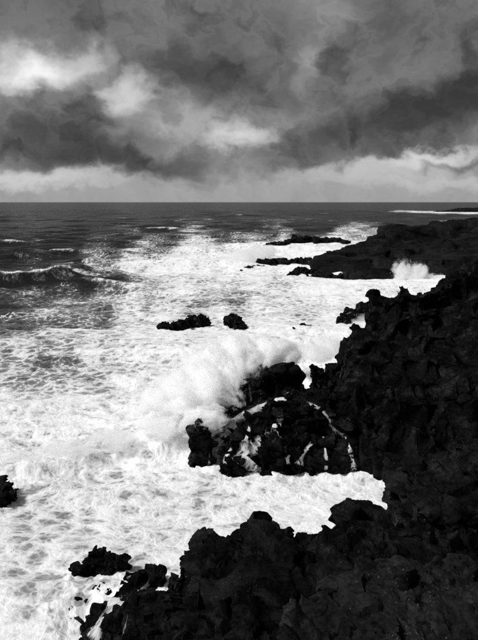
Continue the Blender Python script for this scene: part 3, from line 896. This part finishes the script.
for i, (bl, lab) in enumerate(sk):
    rock('sk%d' % i, 'skerry', [B(q[0], q[1] - 2.2, q[2], q[3] * 1.5, q[4] * 1.2, rot=random.uniform(-30, 30)) for q in bl], 0.2, M_FAR, lab, 'skerry', 1.3, 80 + i, group=G_SK)

# far headland
fb = []
for (px, py, Y, w, dp) in [
        (313, 263, 166, 12, 12), (324, 257, 170, 18, 16), (338, 252, 178, 22, 18), (354, 248, 182, 24, 20), (368, 243, 186, 22, 22), (379, 238, 192, 18, 24),
        (390, 231, 200, 20, 26), (401, 227, 206, 20, 26), (415, 227.5, 206, 24, 28), (432, 225, 210, 26, 30), (450, 222, 214, 26, 30), (468, 221, 216, 26, 34), (495, 221, 216, 50, 50), (540, 221, 216, 70, 60),
        (332, 264, 162, 26, 12), (350, 259, 162, 30, 14), (372, 256, 166, 30, 14), (396, 248, 176, 34, 18), (422, 242, 184, 36, 20), (450, 238, 190, 40, 24), (485, 236, 192, 50, 30),
        (352, 270, 152, 24, 10), (372, 268, 152, 30, 10), (400, 262, 158, 36, 14), (430, 257, 164, 40, 16), (465, 254, 168, 50, 18), (510, 250, 172, 70, 30),
        (380, 274, 147, 24, 8), (450, 268, 156, 50, 12), (490, 268, 154, 60, 14)]:
    fb.append(B(px, py, Y, w, dp, rot=random.uniform(-20, 20), taper=0.3, rnd=.22))
rock('far', 'far_headland', fb, 0.5, M_FAR, 'long low dark headland sloping down into the distant breakers', 'headland', 3.2, 101, rough=0.32, blend=0.8, strata=0.3, kind='structure')

# farthest coast
rock('coast', 'distant_coast', [blockw(sea_pt(484, 213)[0], 1150, 2.2, 40, 60, taper=.6), blockw(sea_pt(474, 213)[0], 1140, 1.4, 50, 50, taper=.6), blockw(sea_pt(464, 213)[0], 1130, 0.9, 36, 30, taper=.6), blockw(sea_pt(515, 213)[0], 1160, 6, 90, 80, taper=.5)],
     2.4, M_FAR, 'faint low tongue of land beyond the far headland', 'coast', 4.0, 111, rough=0.6, kind='structure')

GX0, GY0, GS, GNX, GNY = -45.0, 18.0, 0.14, 640, 640


def rock_distance():
    """metres from each spot of the water to the nearest rock standing in it"""
    m = np.zeros((GNX, GNY), bool)
    for o in ROCKS.values():
        v = np.empty(len(o.data.vertices) * 3, np.float32)
        o.data.vertices.foreach_get('co', v)
        v = v.reshape(-1, 3)
        v = v[np.abs(v[:, 2] - 0.15) < 0.5]
        i, j = ((v[:, 0] - GX0) / GS).astype(int), ((v[:, 1] - GY0) / GS).astype(int)
        ok = (i >= 0) & (j >= 0) & (i < GNX) & (j < GNY)
        m[i[ok], j[ok]] = True
    d = np.where(m, 0.0, 99.0)
    for k in range(1, 15):
        g = m.copy()
        g[1:] |= m[:-1]
        g[:-1] |= m[1:]
        g[:, 1:] |= m[:, :-1]
        g[:, :-1] |= m[:, 1:]
        d[g & ~m] = k * GS
        m = g
    return d


RD = rock_distance()
sea = build_sea()


# ------------------------------------------------------------------ water pouring off the rocks
def bvh_of(keys):
    V, F, off = [], [], 0
    for k in keys:
        me = ROCKS[k].data
        v = np.empty(len(me.vertices) * 3, np.float32)
        me.vertices.foreach_get('co', v)
        f = np.empty(len(me.loops), np.int32)
        me.loops.foreach_get('vertex_index', f)
        V += [tuple(q) for q in v.reshape(-1, 3).tolist()]
        F += (f.reshape(-1, 4) + off).tolist()
        off += len(me.vertices)
    return BVHTree.FromPolygons(V, F)


BV_PROM = bvh_of(['c1', 'c2', 'c3', 'c4', 'c5', 'c6', 'c7', 'cliff'])
BV_FOOT = bvh_of(['foot%d' % i for i in range(5)] + ['near'])
EYE = Vector((0, 0, CAM_H))


def fall_material():
    m, N = new_mat('falling_water')
    out = N.new('ShaderNodeOutputMaterial')
    u = N.new('ShaderNodeAttribute', attribute_name='across').outputs['Fac']
    v = N.new('ShaderNodeAttribute', attribute_name='along').outputs['Fac']
    e = N.new('ShaderNodeAttribute', attribute_name='edge').outputs['Fac']
    q = N.comb(N.m('MULTIPLY', u, 11.0), N.m('MULTIPLY', v, 2.0), 0.0)
    st = N.noise(q, 1.0, 7, 0.66, 0.9)
    st2 = N.noise(N.comb(N.m('MULTIPLY', u, 34.0), N.m('MULTIPLY', v, 4.0), 3.0), 1.0, 4, 0.6, 0.3)
    f = N.m('ADD', N.m('MULTIPLY', st, 0.72), N.m('MULTIPLY', st2, 0.5))
    f = N.m('SUBTRACT', N.m('ADD', f, -0.07), N.m('MULTIPLY', e, 0.30))
    a = N.step(f, 0.42, 0.60, 0.0, 0.92)
    b = N.new('ShaderNodeBsdfPrincipled')
    N.t.links.new(N.grey(N.step(f, 0.42, 0.68, 0.5, 0.88)), b.inputs['Base Color'])
    b.inputs['Roughness'].default_value = 0.6
    b.inputs['Specular IOR Level'].default_value = 0.25
    N.t.links.new(a, b.inputs['Alpha'])
    bp = N.new('ShaderNodeBump')
    bp.inputs['Strength'].default_value = 0.7
    bp.inputs['Distance'].default_value = 0.05
    N.t.links.new(f, bp.inputs['Height'])
    N.t.links.new(bp.outputs[0], b.inputs['Normal'])
    N.t.links.new(b.outputs[0], out.inputs['Surface'])
    return m


M_STREAM = fall_material()


def waterfall(path, width, strands, label, bv, fall='waterfall', thick=0.017, group=None, fill=0.0):
    """a thin sheet of white water draped over the rock along a line of points found on its surface"""
    pts = []
    for (px, py) in path:
        h = bv.ray_cast(EYE, Vector(px_dir(px, py)))
        if h[0] is not None:
            pts.append(np.array(h[0]))
    if len(pts) < 2:
        return None
    pts = np.array(pts)
    t = np.concatenate([[0], np.cumsum(np.linalg.norm(np.diff(pts, axis=0), axis=1))])
    m = max(int(t[-1] / 0.06), 10)
    tt = np.linspace(0, t[-1], m)
    line = np.stack([np.interp(tt, t, pts[:, q]) for q in range(3)], 1)
    for _ in range(3):
        line[1:-1] = 0.25 * line[:-2] + 0.5 * line[1:-1] + 0.25 * line[2:]
    if np.isscalar(width):
        width = [width, width]
    wid = np.interp(np.linspace(0, 1, m), np.linspace(0, 1, len(width)), width)
    tan = np.gradient(line, axis=0)
    side = np.stack([-tan[:, 2], 0.25 * tan[:, 1], tan[:, 0]], 1)          # across the flow, seen from the water side
    side[np.linalg.norm(side, axis=1) < 1e-6] = (1, 0, 0)
    side /= np.linalg.norm(side, axis=1, keepdims=True)
    side *= np.where(side[:, :1] < 0, -1, 1)
    k = max(int(max(width) / 0.05), 6)
    us = np.linspace(-1, 1, k)
    rag = 1 + 0.35 * vnoise(np.stack([tt * 1.7, tt * 0 + len(path), tt * 0], 1), 4)
    G = np.zeros((m, k, 3))
    for i in range(m):
        for j in range(k):
            c = line[i] + side[i] * (us[j] * wid[i] * 0.75 * rag[i])
            loc, nor, _, _ = bv.find_nearest(Vector(c))
            G[i, j] = np.array(loc + nor * 0.035) if loc is not None else c
    for _ in range(4):
        G[1:-1] = 0.25 * G[:-2] + 0.5 * G[1:-1] + 0.25 * G[2:]
        G[:, 1:-1] = 0.25 * G[:, :-2] + 0.5 * G[:, 1:-1] + 0.25 * G[:, 2:]
    G[:, :, 1] -= 0.02
    idx = np.arange(m * k).reshape(m, k)
    F = np.stack([idx[:-1, :-1], idx[:-1, 1:], idx[1:, 1:], idx[1:, :-1]], -1).reshape(-1, 4)
    UU = (us[None, :] * wid[:, None]).ravel()
    ends = np.minimum(np.arange(m), np.arange(m)[::-1]) / max(3, m * 0.08)
    edge = np.maximum(np.abs(us)[None, :] ** 2.5, (1 - np.clip(ends, 0, 1))[:, None] * 0.6).ravel() - fill
    VV = np.repeat(tt, k) + len(label) * 3.3
    o = mesh_obj(fall, G.reshape(-1, 3), F, M_STREAM, attrs={'across': UU, 'along': VV, 'edge': edge})
    return tag(o, label, 'waterfall', group)


G_WF = 'water pouring off the promontory'
waterfall([(268, 402), (258, 408), (248, 412), (240, 418), (235, 424), (230, 432), (222, 440), (214, 448), (208, 455)], [0.35, .5, .7, 0.9], 46, 'white torrent running off the spray-hidden boulder past the small knobbly rock', BV_PROM, group=G_WF, fill=0.46)
waterfall([(281, 416), (279, 422), (276, 430), (268, 434), (260, 440), (254, 448), (248, 456), (243, 466)], [0.3, .35, .5, .8, 1.1], 80, 'widest white cascade fanning out down the boulder face', BV_PROM, group=G_WF, fill=0.32)
waterfall([(276, 430), (281, 438), (285, 447), (287, 456), (288, 464)], [0.2, .25, 0.3], 18, 'narrow white fall splitting off the wide cascade', BV_PROM, group=G_WF, fill=0.32)
waterfall([(312, 443), (306, 449), (302, 456), (299, 465)], [0.15, .2, 0.4], 14, 'thin white thread down the outer side of the domed boulder', BV_PROM, group=G_WF, fill=0.24)
waterfall([(323, 437), (325, 448), (326, 460), (326, 470)], [0.12, .15, 0.3], 8, 'thin white thread down the middle of the domed boulder', BV_PROM, group=G_WF, fill=0.24)
waterfall([(345, 436), (349, 446), (351, 456), (354, 471)], [0.12, .2, 0.35], 12, 'white thread between the domed boulder and the cliff', BV_PROM, group=G_WF, fill=0.24)
waterfall([(306, 402), (316, 406), (324, 412), (330, 420), (333, 428), (338, 433), (345, 436)], [0.25, .2, 0.25], 14, 'trickle winding over the flat-topped boulder to the domed one', BV_PROM, group=G_WF)
waterfall([(250, 427), (247, 436), (244, 446), (243, 452)], [0.3, .4], 12, 'faint veil of water on the outer face of the cascade boulder', BV_PROM, group=G_WF, fill=0.24)
waterfall([(232, 448), (227, 456), (224, 464)], [0.25, .3], 8, 'short runnel over the low rounded wet rock', BV_PROM, group=G_WF, fill=0.24)
waterfall([(290, 392), (281, 396), (272, 399), (262, 402)], [0.2, .2], 10, 'sheet of water spilling across the top of the cascade boulder', BV_PROM, group=G_WF)
G_RUN = 'runoff at the headland foot'
waterfall([(118, 600), (108, 612), (100, 626), (92, 640)], [0.4, .6, .9], 34, 'white runoff streaming between the wet rocks', BV_FOOT, thick=.014, group=G_RUN, fill=0.24)
waterfall([(112, 606), (100, 618), (88, 632)], [0.4, .5], 16, 'faint veil draining over the outermost wet rock', BV_FOOT, thick=.012, group=G_RUN)
waterfall([(128, 612), (126, 624), (122, 636)], [0.1, .12], 5, 'single white runnel down the wide ledge', BV_FOOT, thick=.012, group=G_RUN)
waterfall([(150, 566 + 14), (140, 590), (126, 596), (118, 600)], [0.3, .3], 14, 'frothy trickle feeding the foam pool', BV_FOOT, thick=.014, group=G_RUN)


def foam_pool(px, py, Y, w, d, label, bv, seed=0):
    """a shallow lens of froth lying in a hollow"""
    c = P(px, py, Y)
    sl = math.hypot(Y, CAM_H - c[2])
    hw = 0.5 * w * sl / FPX
    hits = []
    for i in range(60):
        a, rr = random.uniform(0, 6.28), math.sqrt(random.random())
        h = bv.ray_cast(Vector((c[0] + hw * rr * math.cos(a), c[1] + d / 2 * rr * math.sin(a), 30)), Vector((0, 0, -1)))
        if h[0] is not None:
            hits.append(h[0].z)
    if hits:
        c[2] = max(float(np.percentile(hits, 42)), 0.25) + 0.03
    nr, na = 14, 48
    V = [(c[0], c[1], c[2])]
    for i in range(1, nr + 1):
        for j in range(na):
            a = j / na * 6.2832
            rr = i / nr
            k = 0.95 + 0.4 * float(vnoise(np.array([[1.6 * math.cos(a) + 9 * seed, 1.6 * math.sin(a), 0.5]]), seed)[0]) + 0.2 * float(vnoise(np.array([[5 * math.cos(a) + 9 * seed, 5 * math.sin(a), 0.5]]), seed)[0])
            V.append((c[0] + hw * rr * k * math.cos(a), c[1] + d / 2 * rr * k * math.sin(a), c[2] - 0.04 * rr ** 4 - 0.12 * (rr > .99)))
    V = np.array(V)
    V[:, 2] += 0.02 * fbm(V / 0.35, 3, 0.5, seed)
    F = [(0, 1 + j, 1 + (j + 1) % na, 0) for j in range(na)]
    tri = []
    for i in range(nr - 1):
        for j in range(na):
            a, b = 1 + i * na + j, 1 + i * na + (j + 1) % na
            tri.append((a, a + na, b + na, b))
    me = bpy.data.meshes.new('foam_pool')
    me.from_pydata([tuple(q) for q in V.tolist()], [], [f[:3] for f in F] + tri)
    me.polygons.foreach_set('use_smooth', np.ones(len(me.polygons), bool))
    me.materials.append(M_FALL)
    o = bpy.data.objects.new('foam_pool', me)
    col.objects.link(o)
    tag(o, label, 'foam pool', 'pools of froth left on the rocks')
    return o


foam_pool(163, 596, 24.9, 40, 1.0, 'bright froth-filled pool behind the twin-topped rock', BV_FOOT, 1)
foam_pool(118, 606, 25.0, 30, 0.7, 'ragged froth patch between the small wet rocks', BV_FOOT, 2)
foam_pool(284, 399, 44.0, 18, 0.7, 'white pool on top of the cascade boulder', BV_PROM, 3)
foam_pool(277, 419, 42.0, 11, 0.5, 'small white pool above the widest cascade', BV_PROM, 4)


# ------------------------------------------------------------------ spray
def spray(name, lobes, density, label, nscale=0.5, seed=0.0, edge=0.32, step=1.0, core=0.0, drops=0, dropsize=1.0, origin=None, group='bursts of spray along the shore'):
    """lobes: (centre xyz, radii xyz, weight). One closed hull filled with airborne spray."""
    C = np.array([l[0] for l in lobes], float)
    Rr = np.array([l[1] for l in lobes], float)
    ctr = C.mean(0)
    lo = (C - Rr * 1.5).min(0)
    hi = (C + Rr * 1.5).max(0)
    h = float(max(hi - lo)) / 34
    dim = np.ceil((hi - lo) / h).astype(int) + 3
    g = np.stack(np.meshgrid(*[lo[q] - h + np.arange(dim[q]) * h for q in range(3)], indexing='ij'), -1)
    Fd = np.full(tuple(dim), 9.0, np.float32)
    for c, r in zip(C, Rr):
        Fd = np.minimum(Fd, (np.linalg.norm((g - c) / r, axis=-1) - 1.45) * float(r.min()))
    V, F = surface_nets(Fd, lo - h, h)
    m, N = new_mat(name)
    m.cycles.volume_step_rate = step
    out = N.new('ShaderNodeOutputMaterial')
    p = N.new('ShaderNodeTexCoord').outputs['Object']
    fld = None
    for (c, r, wgt) in lobes:
        mp = N.new('ShaderNodeMapping', vector_type='TEXTURE')
        mp.inputs['Location'].default_value = tuple(np.array(c) - ctr)
        mp.inputs['Scale'].default_value = tuple(r)
        N.t.links.new(p, mp.inputs['Vector'])
        e = N.m('MULTIPLY', N.m('SUBTRACT', 1.0, N.v('LENGTH', mp.outputs[0])), wgt)
        fld = e if fld is None else N.m('SMOOTH_MAX', fld, e, 0.25)
    shell = N.step(fld, -0.32, 0.05)
    nz = N.noise(N.v('ADD', p, (seed, seed * 1.7, seed * 0.3)), nscale, 8.0, 0.68, 0.4)
    nz2 = N.noise(p, nscale * 4.5, 5.0, 0.62, 0.6)
    fld = N.m('ADD', fld, N.m('ADD', N.m('MULTIPLY', N.m('SUBTRACT', nz, 0.5), 2.6), N.m('MULTIPLY', N.m('SUBTRACT', nz2, 0.5), 0.8)))
    if origin is not None:
        rel = N.v('SUBTRACT', p, tuple(np.array(origin) - ctr))
        far = N.v('LENGTH', rel)
        jd = N.v('ADD', N.v('SCALE', N.v('NORMALIZE', rel), s=6.5), N.comb(0.0, 0.0, N.m('MULTIPLY', far, 0.25)))
        jet = N.m('SUBTRACT', N.noise(jd, 1.0, 5.0, 0.6, 0.2), 0.5)
        fld = N.m('ADD', fld, N.m('MULTIPLY', jet, 1.9))
    den = N.m('MULTIPLY', N.m('MULTIPLY', N.step(fld, 0.0, edge), density), shell)
    pv = N.new('ShaderNodeVolumePrincipled')
    pv.inputs['Color'].default_value = (0.999, 0.999, 0.999, 1)
    pv.inputs['Anisotropy'].default_value = 0.0
    N.t.links.new(den, pv.inputs['Density'])
    N.t.links.new(pv.outputs[0], out.inputs['Volume'])
    o = mesh_obj(name, V - ctr, F, m)
    o.location = ctr
    tag(o, label, 'spray', group, 'stuff')
    if core:                                    # the thick of the burst: torn white water
        h = float(max(hi - lo)) / 90
        dim = np.ceil((hi - lo) / h).astype(int) + 3
        g = np.stack(np.meshgrid(*[lo[q] - h + np.arange(dim[q]) * h for q in range(3)], indexing='ij'), -1)
        gf = g.reshape(-1, 3)
        nz = (fbm(gf / (0.9 / nscale * 0.55), 5, 0.62, int(seed) + 200) * 0.55).reshape(dim)
        Fd = np.full(tuple(dim), 9.0, np.float32)
        for (c, r, wgt) in lobes:
            Fd = np.minimum(Fd, np.linalg.norm((g - np.array(c)) / np.array(r), axis=-1) - core * wgt)
        V, F = surface_nets((Fd + nz).astype(np.float32), lo - h, h)
        k = mesh_obj('torn_water', V - ctr, F, M_FROTH, parent=o)
        k['kind'] = 'stuff'
    if drops:                                   # flung drops
        R = np.random.default_rng(int(seed) * 7 + 3)
        w_ = np.array([r[0] * r[2] for r in Rr])
        li = R.choice(len(lobes), drops, p=w_ / w_.sum())
        d = R.normal(size=(drops, 3))
        d /= np.linalg.norm(d, axis=1, keepdims=True)
        d[:, 2] = np.abs(d[:, 2]) * 1.1 - 0.25
        clump = 1 + 0.55 * fbm(d * 2.6 + li[:, None] * 5.1, 3, 0.6, int(seed) + 60)
        rad = (0.7 + 0.34 * np.abs(R.normal(size=drops))) * clump
        pos = C[li] + d * Rr[li] * rad[:, None]
        sz = np.minimum(np.exp(R.normal(-5.1, 0.6, drops)), 0.022) * dropsize
        octa = np.array([(1, 0, 0), (-1, 0, 0), (0, 1, 0), (0, -1, 0), (0, 0, 1.3), (0, 0, -1.3)])
        tri = np.array([(0, 2, 4), (2, 1, 4), (1, 3, 4), (3, 0, 4), (2, 0, 5), (1, 2, 5), (3, 1, 5), (0, 3, 5)])
        V = (pos - ctr)[:, None, :] + octa[None] * sz[:, None, None]
        F = (tri[None] + 6 * np.arange(drops)[:, None, None]).reshape(-1, 3)
        k = mesh_obj('flung_drops', V.reshape(-1, 3), F, M_FROTH, parent=o)
        k['kind'] = 'stuff'
    return o


def L(px, py, Y, rx_px, rz_px, ry, w=1.0):
    c = P(px, py, Y)
    k = math.hypot(Y, CAM_H - c[2]) / FPX
    return (tuple(c), (rx_px * k, ry, rz_px * k), w)


spray('sea_spray', [L(224, 374, 48.0, 42, 32, 1.8), L(208, 396, 45.6, 40, 32, 2.2), L(266, 356, 48.5, 32, 18, 1.6), L(204, 420, 43.6, 26, 18, 1.2), L(232, 354, 48.5, 34, 18, 1.6, .9), L(180, 402, 46.4, 34, 24, 2.2, .7)],
      7.0, 'great white burst of spray exploding over the broad black boulder', 0.8, 3.0, step=0.3, drops=14000, origin=P(248, 420, 45.0))
spray('sea_spray', [L(312, 354, 60, 20, 10, 1.5), L(294, 350, 61, 16, 9, 1.5), L(330, 346, 62, 14, 9, 1.5, .8)],
      2.5, 'puff of spray in the gap before the cliff nose', 0.5, 9.0, step=0.5, drops=2000)
spray('sea_spray', [L(412, 280, 141, 19, 14, 3.0), L(430, 281, 141, 14, 8, 3.0), L(403, 273, 141, 10, 14, 2.5), L(398, 288, 141, 16, 8, 3.0), L(418, 272, 141, 9, 9, 2.5)],
      1.0, 'white plume of spray thrown up against the far headland', 0.3, 5.0, step=0.5, drops=3000, dropsize=2.0, origin=P(410, 296, 141))
spray('sea_spray', [L(22, 462, 40.4, 30, 9, 1.2, .8), L(70, 450, 42, 34, 9, 1.3, .8), L(118, 440, 43.4, 30, 10, 1.4, .9), L(160, 428, 44.8, 28, 13, 1.6), L(-30, 468, 39.4, 34, 9, 1.2, .8)],
      1.2, 'low tumbling froth thrown up along the front of the bore', 0.9, 1.0, step=0.6, drops=6000)
spray('sea_spray', [L(248, 258, 185, 20, 9, 6), L(262, 252, 190, 16, 7, 6), L(235, 262, 182, 16, 6, 6)],
      0.4, 'drifting spray at the outer end of the broken reef', 0.16, 7.0, step=0.6, drops=2500, dropsize=3.0)
spray('sea_spray', [L(362, 318, 97, 16, 7, 3), L(350, 324, 95, 16, 6, 3)],
      0.8, 'thin spray washing up the slanting grey rock', 0.3, 12.0, step=0.6, drops=1500, dropsize=1.8)
